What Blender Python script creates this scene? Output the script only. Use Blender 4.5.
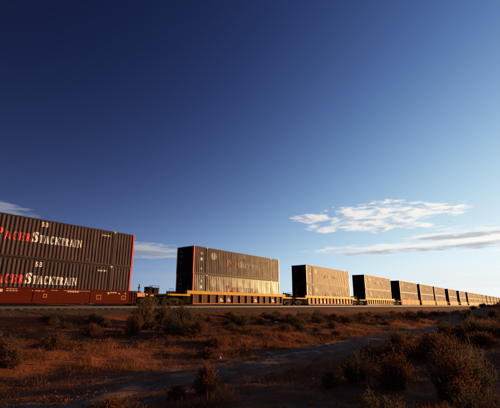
import bpy, bmesh, math, random
import numpy as np
from mathutils import Vector, Matrix, Euler

for o in list(bpy.data.objects):
    bpy.data.objects.remove(o, do_unlink=True)
scene = bpy.context.scene
col = scene.collection
R = math.radians
rng = np.random.default_rng(7)
random.seed(7)

# ------------------------------------------------------------------ camera
# World: +x runs along the track away from the camera, +y across it, z = 0 is the rail head.
EYE = Vector((0.0, 0.0, 0.05))
cam_d = bpy.data.cameras.new('camera')
cam_d.sensor_width = 36.0
cam_d.lens = 369.36 / 500 * 36.0
cam_d.clip_start = 0.1
cam_d.clip_end = 20000
cam = bpy.data.objects.new('camera', cam_d)
col.objects.link(cam)
cam.location = EYE
cam.rotation_euler = (R(90 + 15.372), 0, R(37.658 - 90))
scene.camera = cam

# ------------------------------------------------------------------ sun and sky
SUN_AZ = -29.0      # degrees from +x, negative = on the camera's side of the train
SUN_EL = 3.6
sd = bpy.data.lights.new('sun', 'SUN')
sd.energy = 5.0
sd.angle = R(0.5)
sd.color = (1.0, 0.55, 0.22)
sun = bpy.data.objects.new('sun', sd)
col.objects.link(sun)
sdir = Vector((math.cos(R(SUN_EL)) * math.cos(R(SUN_AZ)), math.cos(R(SUN_EL)) * math.sin(R(SUN_AZ)), math.sin(R(SUN_EL))))
sun.rotation_euler = sdir.to_track_quat('Z', 'Y').to_euler()
sun.location = (60, -40, 30)


class NB:
    """small node-graph builder"""
    def __init__(self, tree):
        self.t = tree
    def n(self, kind, **kw):
        nd = self.t.nodes.new(kind)
        for k, v in kw.items():
            setattr(nd, k, v)
        return nd
    def put(self, sock, v):
        if isinstance(v, bpy.types.NodeSocket):
            self.t.links.new(v, sock)
        else:
            sock.default_value = v
    def m(self, op, a, b=0.0, c=0.0, clamp=False):
        nd = self.n('ShaderNodeMath', operation=op, use_clamp=clamp)
        for i, v in enumerate((a, b, c)):
            self.put(nd.inputs[i], v)
        return nd.outputs[0]
    def step(self, x, lo, hi):
        nd = self.n('ShaderNodeMapRange', interpolation_type='SMOOTHSTEP')
        for i, v in enumerate((x, lo, hi, 0.0, 1.0)):
            self.put(nd.inputs[i], v)
        return nd.outputs[0]
    def mix(self, f, a, b, blend='MIX'):
        nd = self.n('ShaderNodeMix', data_type='RGBA', blend_type=blend)
        self.put(nd.inputs[0], f)
        self.put(nd.inputs[6], a if isinstance(a, bpy.types.NodeSocket) else (*a, 1))
        self.put(nd.inputs[7], b if isinstance(b, bpy.types.NodeSocket) else (*b, 1))
        return nd.outputs[2]
    def noise(self, vec, scale, detail=5, rough=0.55, dist=0.0, out=0):
        nd = self.n('ShaderNodeTexNoise')
        if vec is not None:
            self.put(nd.inputs['Vector'], vec)
        nd.inputs['Scale'].default_value = scale
        nd.inputs['Detail'].default_value = detail
        nd.inputs['Roughness'].default_value = rough
        nd.inputs['Distortion'].default_value = dist
        return nd.outputs[out]
    def xyz(self, x, y, z=0.0):
        nd = self.n('ShaderNodeCombineXYZ')
        for i, v in enumerate((x, y, z)):
            self.put(nd.inputs[i], v)
        return nd.outputs[0]


world = bpy.data.worlds.new('World')
scene.world = world
world.use_nodes = True
wt = world.node_tree
wt.nodes.clear()
w = NB(wt)
sky = w.n('ShaderNodeTexSky', sky_type='NISHITA')
sky.sun_disc = False
sky.sun_elevation = R(SUN_EL)
sky.sun_rotation = R(90 - SUN_AZ)
sky.altitude = 1200
sky.air_density = 1.0
sky.dust_density = 0.6
sky.ozone_density = 2.2
EXPOSURE = 0.5
SKY_STRENGTH = 0.1
UNIT = 1.0 / (SKY_STRENGTH * 2 ** EXPOSURE)
# slide-film sky: the Nishita radiance, deeper away from the sun, with a film shoulder
tc = w.n('ShaderNodeTexCoord')
dotn = w.n('ShaderNodeVectorMath', operation='DOT_PRODUCT')
w.put(dotn.inputs[0], tc.outputs['Generated'])
dotn.inputs[1].default_value = sdir
bw = w.n('ShaderNodeRGBToBW')
w.put(bw.inputs[0], sky.outputs[0])
lum = w.m('LOGARITHM', w.m('MAXIMUM', w.m('MULTIPLY', bw.outputs[0], 0.1), 1e-5), math.e)
chan = []
for a0, b0, c0 in ((2.90, 2.50, 1.70), (3.48, 2.50, 1.943), (3.62, 2.08, 1.80)):
    q = w.m('ADD', w.m('ADD', a0, w.m('MULTIPLY', lum, b0)), w.m('MULTIPLY', dotn.outputs['Value'], c0))
    ex = w.m('EXPONENT', q)
    chan.append(w.m('MULTIPLY', w.m('DIVIDE', ex, w.m('ADD', ex, 1.0)), UNIT))
tint = w.xyz(*chan)
# broken cloud low over the horizon, laid out by azimuth / elevation in degrees
sep = w.n('ShaderNodeSeparateXYZ')
w.put(sep.inputs[0], tc.outputs['Generated'])
az = w.m('MULTIPLY', w.m('ARCTAN2', sep.outputs[1], sep.outputs[0]), 57.29578)
el = w.m('MULTIPLY', w.m('ARCSINE', sep.outputs[2]), 57.29578)


def lens(a0, e0, ra, re, slope=0.0):
    da = w.m('SUBTRACT', az, a0)
    de = w.m('SUBTRACT', w.m('SUBTRACT', el, e0), w.m('MULTIPLY', da, slope))
    q = w.m('ADD', w.m('POWER', w.m('ABSOLUTE', w.m('DIVIDE', da, ra)), 2.0), w.m('POWER', w.m('ABSOLUTE', w.m('DIVIDE', de, re)), 2.0))
    return w.m('SUBTRACT', 1.0, q)


def cover(lst):
    r = None
    for a in lst:
        v = lens(*a)
        r = v if r is None else w.m('MAXIMUM', r, v)
    return w.m('MAXIMUM', r, -1.2)


def cloud_noise(sa, se, da=0.0, de=0.0, detail=7, off=0.0):
    v = w.xyz(w.m('MULTIPLY', w.m('ADD', az, da), sa), w.m('MULTIPLY', w.m('ADD', el, de), se), off)
    return w.noise(v, 1.0, detail, 0.6, 0.35)


# puffy cloud
puffs = [(18.0, 13.1, 9.5, 1.9), (11.0, 12.8, 6.0, 1.2), (20.0, 11.6, 6.0, 1.2, 0.08), (26.5, 12.9, 5.0, 0.8), (25.0, 11.4, 4.0, 0.8), (13.0, 11.0, 5.0, 0.6),
         (-34, 12, 10, 2), (-75, 14, 14, 2.5), (150, 12, 14, 2.2), (215 - 360, 10, 16, 2.4)]
n1 = cloud_noise(0.34, 1.25)
n1b = cloud_noise(0.34, 1.25, -1.4, 0.3)
c1 = cover(puffs)
dens1 = w.step(w.m('ADD', w.m('MULTIPLY', c1, 0.42), w.m('MULTIPLY', w.m('SUBTRACT', n1, 0.5), 2.0)), 0.02, 0.46)
# long lens cloud with a grey belly
bars = [(5.0, 8.65, 13.0, 1.6), (13.0, 7.95, 14.5, 1.0), (-5.0, 8.6, 12.0, 1.5), 
        (54.5, 7.9, 8.5, 1.2), (74.5, 12.45, 7.5, 0.9, 0.14), (84.0, 13.6, 12.0, 1.0, 0.08), (100, 8, 14, 1.2), (-50, 7.5, 16, 1.0), (170, 8, 18, 1.1)]
n2 = w.m('ADD', w.m('MULTIPLY', cloud_noise(0.13, 1.3, off=4.0), 0.55), w.m('MULTIPLY', cloud_noise(0.42, 2.6, off=6.0), 0.45))
c2 = cover(bars)
dens2 = w.step(w.m('ADD', w.m('MULTIPLY', c2, 0.46), w.m('MULTIPLY', w.m('SUBTRACT', n2, 0.5), 2.6)), -0.04, 0.46)
# thin haze streaks hugging the horizon
n3 = cloud_noise(0.05, 0.75, off=9.0)
low = w.m('MULTIPLY', w.step(el, 7.5, 1.0), w.step(n3, 0.36, 0.66))
dens3 = w.m('MULTIPLY', low, 0.55)
# light on the clouds: thick parts away from the sun and undersides turn grey
thick1 = w.step(w.m('ADD', w.m('SUBTRACT', n1, 0.5), w.m('MULTIPLY', w.m('SUBTRACT', n1, n1b), -1.6)), -0.06, 0.30)
belly = cover([(8.0, 7.60, 17.0, 0.50, -0.012), (8.0, 9.05, 7.0, 0.42, -0.03), (-8.0, 8.0, 10.0, 0.5), (56, 7.5, 7, .5), (-50, 7, 14, .5)])
thick2 = w.step(w.m('ADD', belly, w.m('MULTIPLY', w.m('SUBTRACT', n2, 0.5), 4.2)), -0.35, 1.1)
toward_sun = w.step(w.m('COSINE', w.m('MULTIPLY', w.m('SUBTRACT', az, SUN_AZ), 0.0174533)), -0.4, 1.0)
lit = w.mix(toward_sun, (0.20, 0.23, 0.31), (1.02, 0.98, 0.92))
shade = w.mix(toward_sun, (0.12, 0.14, 0.21), (0.44, 0.45, 0.52))
col1 = w.mix(w.m('MULTIPLY', thick1, 0.8), lit, shade)
col2 = w.mix(w.m('MULTIPLY', thick2, 0.9), lit, shade)
col3 = w.mix(0.3, lit, shade)
CLOUD = UNIT
def sc(c):
    nd = w.n('ShaderNodeVectorMath', operation='SCALE')
    w.put(nd.inputs[0], c)
    nd.inputs[3].default_value = CLOUD
    return nd.outputs[0]
s3 = w.mix(dens3, tint, sc(col3))
s2 = w.mix(w.m('MULTIPLY', dens2, 0.85), s3, sc(col2))
s1 = w.mix(w.m('MULTIPLY', dens1, 0.92), s2, sc(col1))
bg = w.n('ShaderNodeBackground')
w.put(bg.inputs[0], s1)
bg.inputs[1].default_value = SKY_STRENGTH
wo = w.n('ShaderNodeOutputWorld')
wt.links.new(bg.outputs[0], wo.inputs[0])

vs = scene.view_settings
vs.view_transform = 'Standard'
vs.look = 'None'
vs.gamma = 1.0
vs.use_curve_mapping = False
vs.exposure = EXPOSURE
scene.render.engine = 'CYCLES'
scene.cycles.max_bounces = 5
scene.cycles.diffuse_bounces = 3
scene.cycles.glossy_bounces = 2
world.cycles.sampling_method = 'MANUAL'
world.cycles.sample_map_resolution = 512
scene.render.resolution_x = 1024
scene.render.resolution_y = 836

# ------------------------------------------------------------------ helpers
def tag(o, label=None, cat=None, group=None, kind=None):
    if label: o['label'] = label
    if cat: o['category'] = cat
    if group: o['group'] = group
    if kind: o['kind'] = kind
    return o


def link(name, me, parent=None, loc=(0, 0, 0), rot=(0, 0, 0)):
    o = bpy.data.objects.new(name, me)
    col.objects.link(o)
    o.location = loc
    o.rotation_euler = rot
    if parent: o.parent = parent
    return o


def empty(name, loc, rot=(0, 0, 0)):
    o = bpy.data.objects.new(name, None)
    col.objects.link(o)
    o.empty_display_size = 0.3
    o.location = loc
    o.rotation_euler = rot
    return o


def copy_tree(o, parent=None):
    c = o.copy()
    col.objects.link(c)
    c.parent = parent
    for ch in o.children:
        copy_tree(ch, c)
    return c


class MB:
    def __init__(self):
        self.v = []
        self.f = []
    def quad_strip(self, a, b):
        i = len(self.v)
        n = len(a)
        self.v += list(a) + list(b)
        for k in range(n - 1):
            self.f.append((i + k, i + k + 1, i + n + k + 1, i + n + k))
        return self
    def box(self, x0, x1, y0, y1, z0, z1):
        i = len(self.v)
        self.v += [(x0, y0, z0), (x1, y0, z0), (x1, y1, z0), (x0, y1, z0), (x0, y0, z1), (x1, y0, z1), (x1, y1, z1), (x0, y1, z1)]
        self.f += [tuple(i + k for k in q) for q in ((0, 3, 2, 1), (4, 5, 6, 7), (0, 1, 5, 4), (1, 2, 6, 5), (2, 3, 7, 6), (3, 0, 4, 7))]
        return self
    def prism(self, pts, axis, a, b):
        """extrude a 2D outline along an axis; pts are the two other coordinates in xyz order"""
        i = len(self.v)
        n = len(pts)
        for t in (a, b):
            for p in pts:
                q = list(p)
                q.insert(axis, t)
                self.v.append(tuple(q))
        self.f.append(tuple(range(i, i + n)))
        self.f.append(tuple(range(i + 2 * n - 1, i + n - 1, -1)))
        for k in range(n):
            j = (k + 1) % n
            self.f.append((i + k, i + n + k, i + n + j, i + j))
        return self
    def cyl(self, c, r, axis, a, b, n=16, r2=None):
        pts = []
        i = len(self.v)
        r2 = r if r2 is None else r2
        for t, rr in ((a, r), (b, r2)):
            for k in range(n):
                an = 2 * math.pi * k / n
                q = [c[0] + rr * math.cos(an), c[1] + rr * math.sin(an)]
                q.insert(axis, t)
                self.v.append(tuple(q))
        self.f.append(tuple(range(i, i + n)))
        self.f.append(tuple(range(i + 2 * n - 1, i + n - 1, -1)))
        for k in range(n):
            j = (k + 1) % n
            self.f.append((i + k, i + n + k, i + n + j, i + j))
        return self
    def tube(self, p, q, r, n=6):
        p, q = Vector(p), Vector(q)
        d = (q - p).normalized()
        u = d.orthogonal().normalized()
        w_ = d.cross(u)
        i = len(self.v)
        for c in (p, q):
            for k in range(n):
                an = 2 * math.pi * k / n
                self.v.append(tuple(c + u * r * math.cos(an) + w_ * r * math.sin(an)))
        self.f.append(tuple(range(i, i + n)))
        self.f.append(tuple(range(i + 2 * n - 1, i + n - 1, -1)))
        for k in range(n):
            j = (k + 1) % n
            self.f.append((i + k, i + n + k, i + n + j, i + j))
        return self
    def mesh(self, name, mat, smooth=False, bevel=0.0):
        me = bpy.data.meshes.new(name)
        me.from_pydata(self.v, [], self.f)
        bm = bmesh.new()
        bm.from_mesh(me)
        bmesh.ops.recalc_face_normals(bm, faces=bm.faces)
        if bevel:
            bmesh.ops.bevel(bm, geom=list(bm.edges), offset=bevel, segments=1, affect='EDGES', clamp_overlap=True)
        bm.to_mesh(me)
        bm.free()
        me.materials.append(mat)
        if smooth:
            me.polygons.foreach_set('use_smooth', [True] * len(me.polygons))
        return me


def np_mesh(name, V, F, mat, smooth=False):
    """V (n,3), F (m,k) arrays"""
    me = bpy.data.meshes.new(name)
    V = np.asarray(V, dtype=np.float32)
    F = np.asarray(F, dtype=np.int32)
    k = F.shape[1]
    me.vertices.add(len(V))
    me.vertices.foreach_set('co', V.ravel())
    me.loops.add(F.size)
    me.loops.foreach_set('vertex_index', F.ravel())
    me.polygons.add(len(F))
    me.polygons.foreach_set('loop_start', np.arange(len(F), dtype=np.int32) * k)
    me.update(calc_edges=True)
    me.validate()
    me.materials.append(mat)
    if smooth:
        me.polygons.foreach_set('use_smooth', np.ones(len(F), dtype=bool))
    return me

# ------------------------------------------------------------------ materials
def material(name):
    m = bpy.data.materials.new(name)
    m.use_nodes = True
    m.node_tree.nodes.clear()
    b = NB(m.node_tree)
    p = b.n('ShaderNodeBsdfPrincipled')
    o = b.n('ShaderNodeOutputMaterial')
    m.node_tree.links.new(p.outputs[0], o.inputs[0])
    return m, b, p


def bump(b, p, h, strength, dist=0.02):
    bp = b.n('ShaderNodeBump')
    bp.inputs['Strength'].default_value = strength
    bp.inputs['Distance'].default_value = dist
    b.put(bp.inputs['Height'], h)
    b.put(p.inputs['Normal'], bp.outputs[0])


def paint(name, base, dust, rough=0.50, amount=0.35, rust=None, rust_amt=0.0, scale=0.7, spec=0.26):
    """weathered paint: vertical streaks of dust, patches and rust specks, a little different on each thing"""
    m, b, p = material(name)
    tc = b.n('ShaderNodeTexCoord')
    oi = b.n('ShaderNodeObjectInfo')
    geo = b.n('ShaderNodeNewGeometry')
    ad = b.n('ShaderNodeVectorMath', operation='ADD')
    b.put(ad.inputs[0], geo.outputs['Position'])
    rv = b.xyz(b.m('MULTIPLY', oi.outputs['Random'], 3.0), 0.0, 0.0)
    b.put(ad.inputs[1], rv)
    mp = b.n('ShaderNodeMapping')
    b.put(mp.inputs[0], ad.outputs[0])
    mp.inputs['Scale'].default_value = (2.6, 2.6, 0.16)
    streak = b.noise(mp.outputs[0], 2.5, 6, 0.65)
    patch = b.noise(ad.outputs[0], scale, 5, 0.6)
    speck = b.noise(ad.outputs[0], 9.0, 5, 0.7)
    d = b.m('MULTIPLY', b.step(b.m('ADD', b.m('MULTIPLY', streak, 0.85), b.m('MULTIPLY', patch, 0.15)), 0.40, 0.68), amount)
    c = b.mix(d, base, dust)
    if rust:
        r_ = b.m('MULTIPLY', b.step(b.m('ADD', b.m('MULTIPLY', speck, 0.7), b.m('MULTIPLY', patch, 0.3)), 0.55, 0.68), rust_amt)
        c = b.mix(r_, c, rust)
    tone = b.m('ADD', 0.82, b.m('MULTIPLY', oi.outputs['Random'], 0.36))
    c = b.mix(1.0, c, b.xyz(tone, tone, tone), 'MULTIPLY')
    b.put(p.inputs['Base Color'], c)
    b.put(p.inputs['Roughness'], b.m('ADD', rough - 0.05, b.m('MULTIPLY', streak, 0.1)))
    p.inputs['Specular IOR Level'].default_value = spec
    bump(b, p, b.m('ADD', b.m('MULTIPLY', speck, 0.15), patch), 0.06, 0.02)
    return m


M = {}
M['navy'] = paint('navy_container_paint', (0.036, 0.021, 0.025), (0.115, 0.058, 0.036), 0.42, 0.6, (0.16, 0.06, 0.03), 0.6, spec=0.09)
M['gleam'] = paint('sun_glint_container_paint', (0.055, 0.040, 0.034), (0.12, 0.078, 0.05), 0.34, 0.5, (0.16, 0.06, 0.03), 0.4, spec=0.25)  # lighter copy of the navy paint, standing in for sun glint
M['navy_frame'] = paint('navy_frame_paint', (0.030, 0.020, 0.025), (0.08, 0.05, 0.04), 0.5, 0.4, (0.18, 0.07, 0.03), 0.6, spec=0.12)
M['door'] = paint('door_paint', (0.014, 0.0085, 0.009), (0.04, 0.026, 0.02), 0.6, 0.3, (0.08, 0.03, 0.015), 0.4, spec=0.08)
M['red'] = paint('red_post_paint', (0.72, 0.055, 0.018), (0.45, 0.10, 0.05), 0.4, 0.3)
M['brown_post'] = paint('brown_post_paint', (0.10, 0.045, 0.028), (0.16, 0.08, 0.05), 0.4, 0.4)
M['white'] = paint('white_lettering', (0.80, 0.76, 0.66), (0.60, 0.52, 0.42), 0.45, 0.3)
M['redletter'] = paint('red_lettering', (0.66, 0.040, 0.018), (0.40, 0.08, 0.04), 0.45, 0.35)
M['white_worn'] = paint('worn_white_lettering', (0.36, 0.31, 0.26), (0.20, 0.15, 0.11), 0.5, 0.7)
M['red_worn'] = paint('worn_red_lettering', (0.34, 0.040, 0.022), (0.17, 0.05, 0.03), 0.5, 0.7)
M['caryellow_dull'] = paint('dull_yellow_car_paint', (0.44, 0.20, 0.014), (0.28, 0.11, 0.02), 0.55, 0.6, (0.12, 0.04, 0.015), 0.8, spec=0.05)
M['cream'] = paint('cream_emblem', (0.55, 0.46, 0.28), (0.36, 0.28, 0.18), 0.45, 0.4)
M['sticker_grey'] = paint('grey_placard', (0.38, 0.38, 0.36), (0.25, 0.22, 0.18), 0.5, 0.4)
M['sticker_green'] = paint('yellow_green_placard', (0.42, 0.45, 0.08), (0.3, 0.28, 0.1), 0.5, 0.3)
M['dim'] = paint('dim_placard', (0.13, 0.13, 0.13), (0.10, 0.09, 0.08), 0.5, 0.4)
M['carred'] = paint('red_brown_car_paint', (0.080, 0.0070, 0.002), (0.060, 0.014, 0.005), 0.7, 0.7, (0.025, 0.008, 0.004), 0.9, spec=0.03)
M['caryellow'] = paint('yellow_car_paint', (0.72, 0.40, 0.02), (0.46, 0.20, 0.025), 0.5, 0.6, (0.16, 0.05, 0.02), 0.8, spec=0.07)
M['carbrown'] = paint('brown_car_paint', (0.26, 0.075, 0.012), (0.15, 0.05, 0.015), 0.55, 0.5, (0.07, 0.022, 0.01), 0.8, spec=0.12)
M['carrust'] = paint('rust_car_panel', (0.10, 0.026, 0.008), (0.06, 0.02, 0.008), 0.6, 0.5, (0.04, 0.014, 0.007), 0.8, spec=0.08)
M['stencil'] = paint('orange_white_stencil', (0.62, 0.42, 0.25), (0.42, 0.2, 0.1), 0.5, 0.5)
M['orangeplate'] = paint('orange_plate', (0.65, 0.22, 0.03), (0.4, 0.14, 0.04), 0.5, 0.5)
M['iron'] = paint('dark_iron', (0.014, 0.009, 0.007), (0.035, 0.020, 0.013), 0.7, 0.5, (0.05, 0.02, 0.01), 0.6, spec=0.06)

mr, b, p = material('rail_steel')
p.inputs['Base Color'].default_value = (0.055, 0.030, 0.020, 1)
p.inputs['Metallic'].default_value = 0.2
p.inputs['Roughness'].default_value = 0.6
M['rail'] = mr

mt, b, p = material('sleeper_wood')
tcn = b.n('ShaderNodeTexCoord')
b.put(p.inputs['Base Color'], b.mix(b.noise(tcn.outputs['Object'], 6, 5), (0.05, 0.035, 0.025), (0.12, 0.085, 0.06)))
p.inputs['Roughness'].default_value = 0.9
M['wood'] = mt

mb, b, p = material('ballast')
geo = b.n('ShaderNodeNewGeometry')
vo = b.n('ShaderNodeTexVoronoi')
b.put(vo.inputs['Vector'], geo.outputs['Position'])
vo.inputs['Scale'].default_value = 14.0
b.put(p.inputs['Base Color'], b.mix(b.noise(geo.outputs['Position'], 5, 6, 0.7), (0.016, 0.008, 0.005), (0.060, 0.028, 0.015)))
p.inputs['Roughness'].default_value = 0.95
bump(b, p, vo.outputs['Distance'], 1.0, 0.06)
M['ballast'] = mb


def soil(name, dark, mid, pale, pebbles=True):
    m, b, p = material(name)
    geo = b.n('ShaderNodeNewGeometry')
    P = geo.outputs['Position']
    big = b.noise(P, 0.22, 5, 0.6)
    med = b.noise(P, 1.6, 7, 0.65)
    fine = b.noise(P, 16.0, 6, 0.7)
    c = b.mix(b.step(b.m('ADD', b.m('MULTIPLY', big, 0.5), b.m('MULTIPLY', med, 0.5)), 0.36, 0.62), dark, mid)
    c = b.mix(b.m('MULTIPLY', b.step(fine, 0.55, 0.75), 0.6), c, pale)
    if pebbles:
        vo = b.n('ShaderNodeTexVoronoi')
        b.put(vo.inputs['Vector'], P)
        vo.inputs['Scale'].default_value = 9.0
        c = b.mix(b.m('MULTIPLY', b.step(vo.outputs['Distance'], 0.16, 0.08), 0.5), c, pale)
    b.put(p.inputs['Base Color'], c)
    p.inputs['Roughness'].default_value = 0.95
    p.inputs['Specular IOR Level'].default_value = 0.15
    bump(b, p, b.m('ADD', med, b.m('MULTIPLY', fine, 0.35)), 0.9, 0.12)
    return m


M['soil'] = soil('red_brown_soil', (0.10, 0.032, 0.013), (0.28, 0.078, 0.026), (0.36, 0.13, 0.058))
M['road'] = soil('packed_road_dirt', (0.13, 0.072, 0.052), (0.23, 0.132, 0.098), (0.33, 0.20, 0.15))


def leafy(name, a, c_, rough=0.8, trans=0.42):
    m, b, p = material(name)
    geo = b.n('ShaderNodeNewGeometry')
    oi = b.n('ShaderNodeObjectInfo')
    n = b.noise(geo.outputs['Position'], 2.2, 4, 0.6)
    rp = geo.outputs['Random Per Island']
    f = b.m('ADD', b.m('MULTIPLY', b.step(n, 0.3, 0.7), 0.5), b.m('MULTIPLY', rp, 0.5))
    b.put(p.inputs['Base Color'], b.mix(f, a, c_))
    p.inputs['Roughness'].default_value = rough
    p.inputs['Specular IOR Level'].default_value = 0.2
    tr = b.n('ShaderNodeBsdfTranslucent')
    b.put(tr.inputs[0], b.mix(f, a, c_))
    mx = b.n('ShaderNodeMixShader')
    mx.inputs[0].default_value = trans
    out = [n_ for n_ in b.t.nodes if n_.type == 'OUTPUT_MATERIAL'][0]
    b.t.links.new(p.outputs[0], mx.inputs[1])
    b.t.links.new(tr.outputs[0], mx.inputs[2])
    b.t.links.new(mx.outputs[0], out.inputs[0])
    return m


M['sage'] = leafy('sage_leaf', (0.075, 0.042, 0.019), (0.20, 0.105, 0.043))
M['rust_brush'] = leafy('rust_brush_leaf', (0.12, 0.040, 0.015), (0.30, 0.105, 0.034))
M['straw'] = leafy('dry_grass_blade', (0.13, 0.044, 0.015), (0.36, 0.13, 0.042))
M['gold_brush'] = leafy('gold_brush_leaf', (0.12, 0.058, 0.022), (0.30, 0.16, 0.06))
M['twig'] = leafy('twig_bark', (0.045, 0.030, 0.020), (0.10, 0.062, 0.040), trans=0.0)

# ------------------------------------------------------------------ terrain
TRACK_Y = 28.2 + 1.295
GR = rng.random((64, 64)) * 2 - 1


def vnoise(x, y, s, ox=0.0):
    x = np.asarray(x, float) / s + 17.3 + ox
    y = np.asarray(y, float) / s + 5.7 - ox
    xi = np.floor(x).astype(int)
    yi = np.floor(y).astype(int)
    fx, fy = x - xi, y - yi
    fx = fx * fx * (3 - 2 * fx)
    fy = fy * fy * (3 - 2 * fy)
    g = lambda i, j: GR[i % 64, j % 64]
    return (g(xi, yi) * (1 - fx) + g(xi + 1, yi) * fx) * (1 - fy) + (g(xi, yi + 1) * (1 - fx) + g(xi + 1, yi + 1) * fx) * fy


def sm(x, a, b_):
    t = np.clip((np.asarray(x, float) - a) / (b_ - a), 0, 1)
    return t * t * (3 - 2 * t)


def road_mid(x):
    x = np.asarray(x, float)
    return 6.6 + 0.35 * np.sin(x * 0.11 + 0.6) + 0.02 * np.clip(6 - x, 0, 30)


def terrain(x, y):
    x = np.asarray(x, float)
    y = np.asarray(y, float)
    dist = np.hypot(x, y)
    z = -1.52 + 0.40 * sm(y, 9, 24)
    far = sm(dist, 45, 140)
    rough = 0.05 * vnoise(x, y, 0.7) + 0.085 * vnoise(x, y, 2.3, 3.1) + 0.09 * vnoise(x, y, 8.0, 7.7)
    tiny = 0.022 * vnoise(x, y, 0.35, 1.3)
    dr = np.abs(y - road_mid(x))
    onroad = 1 - sm(dr, 1.0, 1.9)
    trk = 1 - sm(np.abs(y - TRACK_Y), 4.0, 6.5)
    z = z + (rough + tiny) * (1 - 0.85 * onroad) * (1 - 0.7 * trk) * (1 - 0.5 * far)
    z = z - 0.06 * onroad
    # bank beyond the dirt road that catches the low sun
    bank = np.exp(-((y - (road_mid(x) + 3.1 + 0.5 * vnoise(x, y, 6, 2.2))) / 0.8) ** 2)
    z = z + bank * (0.34 + 0.09 * vnoise(x, y, 3.3, 9.1)) * (1 - sm(x, 26, 40))
    # railway formation
    z = z + (-0.62 - z) * (1 - sm(np.abs(y - TRACK_Y), 3.0, 5.6))
    # low swell to the right, and an added unseen knoll that shades the foreground
    r1 = np.exp(-((x - 62) / 15.0) ** 2 - ((y - 3.0) / 7.0) ** 2) * 1.95
    r2 = np.exp(-((x - 26) / 8.0) ** 2 - ((y + 6.0) / 4.5) ** 2) * 1.0
    z = z + r1 + r2
    # the plain beyond the railway lies a little higher
    z = z + (1.52 + 0.30 * vnoise(x, y, 9, 1.9)) * sm(y, 35, 46) * (1 - 0.75 * sm(y, 90, 400))
    z = z + far * (0.5 * vnoise(x, y, 60, 4.4) - 0.3) * (1 - trk)
    return z


def axis(lo, hi, step, far_lo, far_hi, g=1.16):
    a = list(np.arange(lo, hi + 1e-6, step))
    s = step
    while a[-1] < far_hi:
        s *= g
        a.append(a[-1] + s)
    s = step
    b_ = []
    q = lo
    while q > far_lo:
        s *= g
        q -= s
        b_.append(q)
    return np.array(b_[::-1] + a)


gx = axis(-4, 42, 0.14, -6000, 9000)
gy = axis(-1, 27, 0.14, -6000, 6000)
X, Y = np.meshgrid(gx, gy, indexing='ij')
Z = terrain(X, Y)
nx, ny = X.shape
idx = np.arange(nx * ny).reshape(nx, ny)
F = np.stack([idx[:-1, :-1], idx[1:, :-1], idx[1:, 1:], idx[:-1, 1:]], -1).reshape(-1, 4)
g = link('ground', np_mesh('ground', np.stack([X, Y, Z], -1).reshape(-1, 3), F, M['soil'], True))
tag(g, 'red brown desert scrub ground running out to the horizon', kind='structure')

# dirt road: two worn wheel ruts, edges that sink raggedly under the scrub
rx = np.concatenate([np.arange(-30, 45, 0.16), np.arange(45, 48, 1.0)])
rt = np.linspace(-1, 1, 29)
RX, RT = np.meshgrid(rx, rt, indexing='ij')
half = 1.45 + 0.22 * vnoise(RX, RT * 3, 1.7, 6.0)
RY = road_mid(RX) + RT * half
rut = np.exp(-((np.abs(RT) - 0.52) / 0.17) ** 2)
RZ = terrain(RX, RY) + 0.035 - 0.3 * sm(RX, 30, 40) - 0.075 * rut - 0.10 * sm(np.abs(RT), 0.72, 1.0) + 0.035 * vnoise(RX, RY, 0.55, 8.0) + 0.022 * vnoise(RX, RY, 0.22, 2.0) + 0.03 * vnoise(RX, RY, 1.4, 3.0)
nx, ny = RX.shape
idx = np.arange(nx * ny).reshape(nx, ny)
F = np.stack([idx[:-1, :-1], idx[1:, :-1], idx[1:, 1:], idx[:-1, 1:]], -1).reshape(-1, 4)
o = link('dirt_road', np_mesh('dirt_road', np.stack([RX, RY, RZ], -1).reshape(-1, 3), F, M['road'], True))
tag(o, 'grey rutted dirt road running beside the railway', kind='structure')

# ballast
bx = np.concatenate([np.arange(-30, 80, 0.3), np.arange(80, 520, 2.0)])
prof = [(-3.3, -0.72), (-2.9, -0.60), (-2.45, -0.42), (-2.0, -0.245), (-1.6, -0.215), (-0.8, -0.225), (0, -0.22), (0.8, -0.225), (1.6, -0.215), (2.0, -0.245), (2.45, -0.42), (2.9, -0.60), (3.3, -0.72)]
PX = np.repeat(bx[:, None], len(prof), 1)
PY = TRACK_Y + np.array([q[0] for q in prof])[None, :] + 0.08 * vnoise(PX, np.arange(len(prof))[None, :] * 1.0, 0.7)
PZ = np.array([q[1] for q in prof])[None, :] + 0.03 * vnoise(PX, PY, 0.33, 5.5)
nx, ny = PX.shape
idx = np.arange(nx * ny).reshape(nx, ny)
F = np.stack([idx[:-1, :-1], idx[1:, :-1], idx[1:, 1:], idx[:-1, 1:]], -1).reshape(-1, 4)
o = link('ballast_bed', np_mesh('ballast_bed', np.stack([PX, PY, PZ], -1).reshape(-1, 3), F, M['ballast'], True))
tag(o, 'brown stone ballast bed under the railway track', kind='structure')

track = empty('railway_track', (0, TRACK_Y, 0))
tag(track, 'railway track on ballast carrying the container train', 'track')
railp = [(-0.036, 0), (0.036, 0), (0.036, -0.035), (0.009, -0.05), (0.009, -0.14), (0.07, -0.155), (0.07, -0.17), (-0.07, -0.17), (-0.07, -0.155), (-0.009, -0.14), (-0.009, -0.05), (-0.036, -0.035)]
for s in (-1, 1):
    link('rail', MB().prism([(q[0] + s * 0.753, q[1]) for q in railp], 0, -30, 520).mesh('rail', M['rail']), track)
sl = MB().box(-0.11, 0.11, -1.3, 1.3, -0.37, -0.175).mesh('sleeper', M['wood'], bevel=0.012)
for k in range(150):
    link('sleeper', sl, track, (4 + k * 0.55, random.uniform(-.03, .03), random.uniform(-.008, 0)))
mb_ = MB()
for k in range(520):
    x = 4 + (150 + k) * 0.55
    mb_.box(x - .11, x + .11, -1.3, 1.3, -0.37, -0.178)
tag(link('sleeper', mb_.mesh('sleepers_far', M['wood']), track), kind='stuff')

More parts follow.
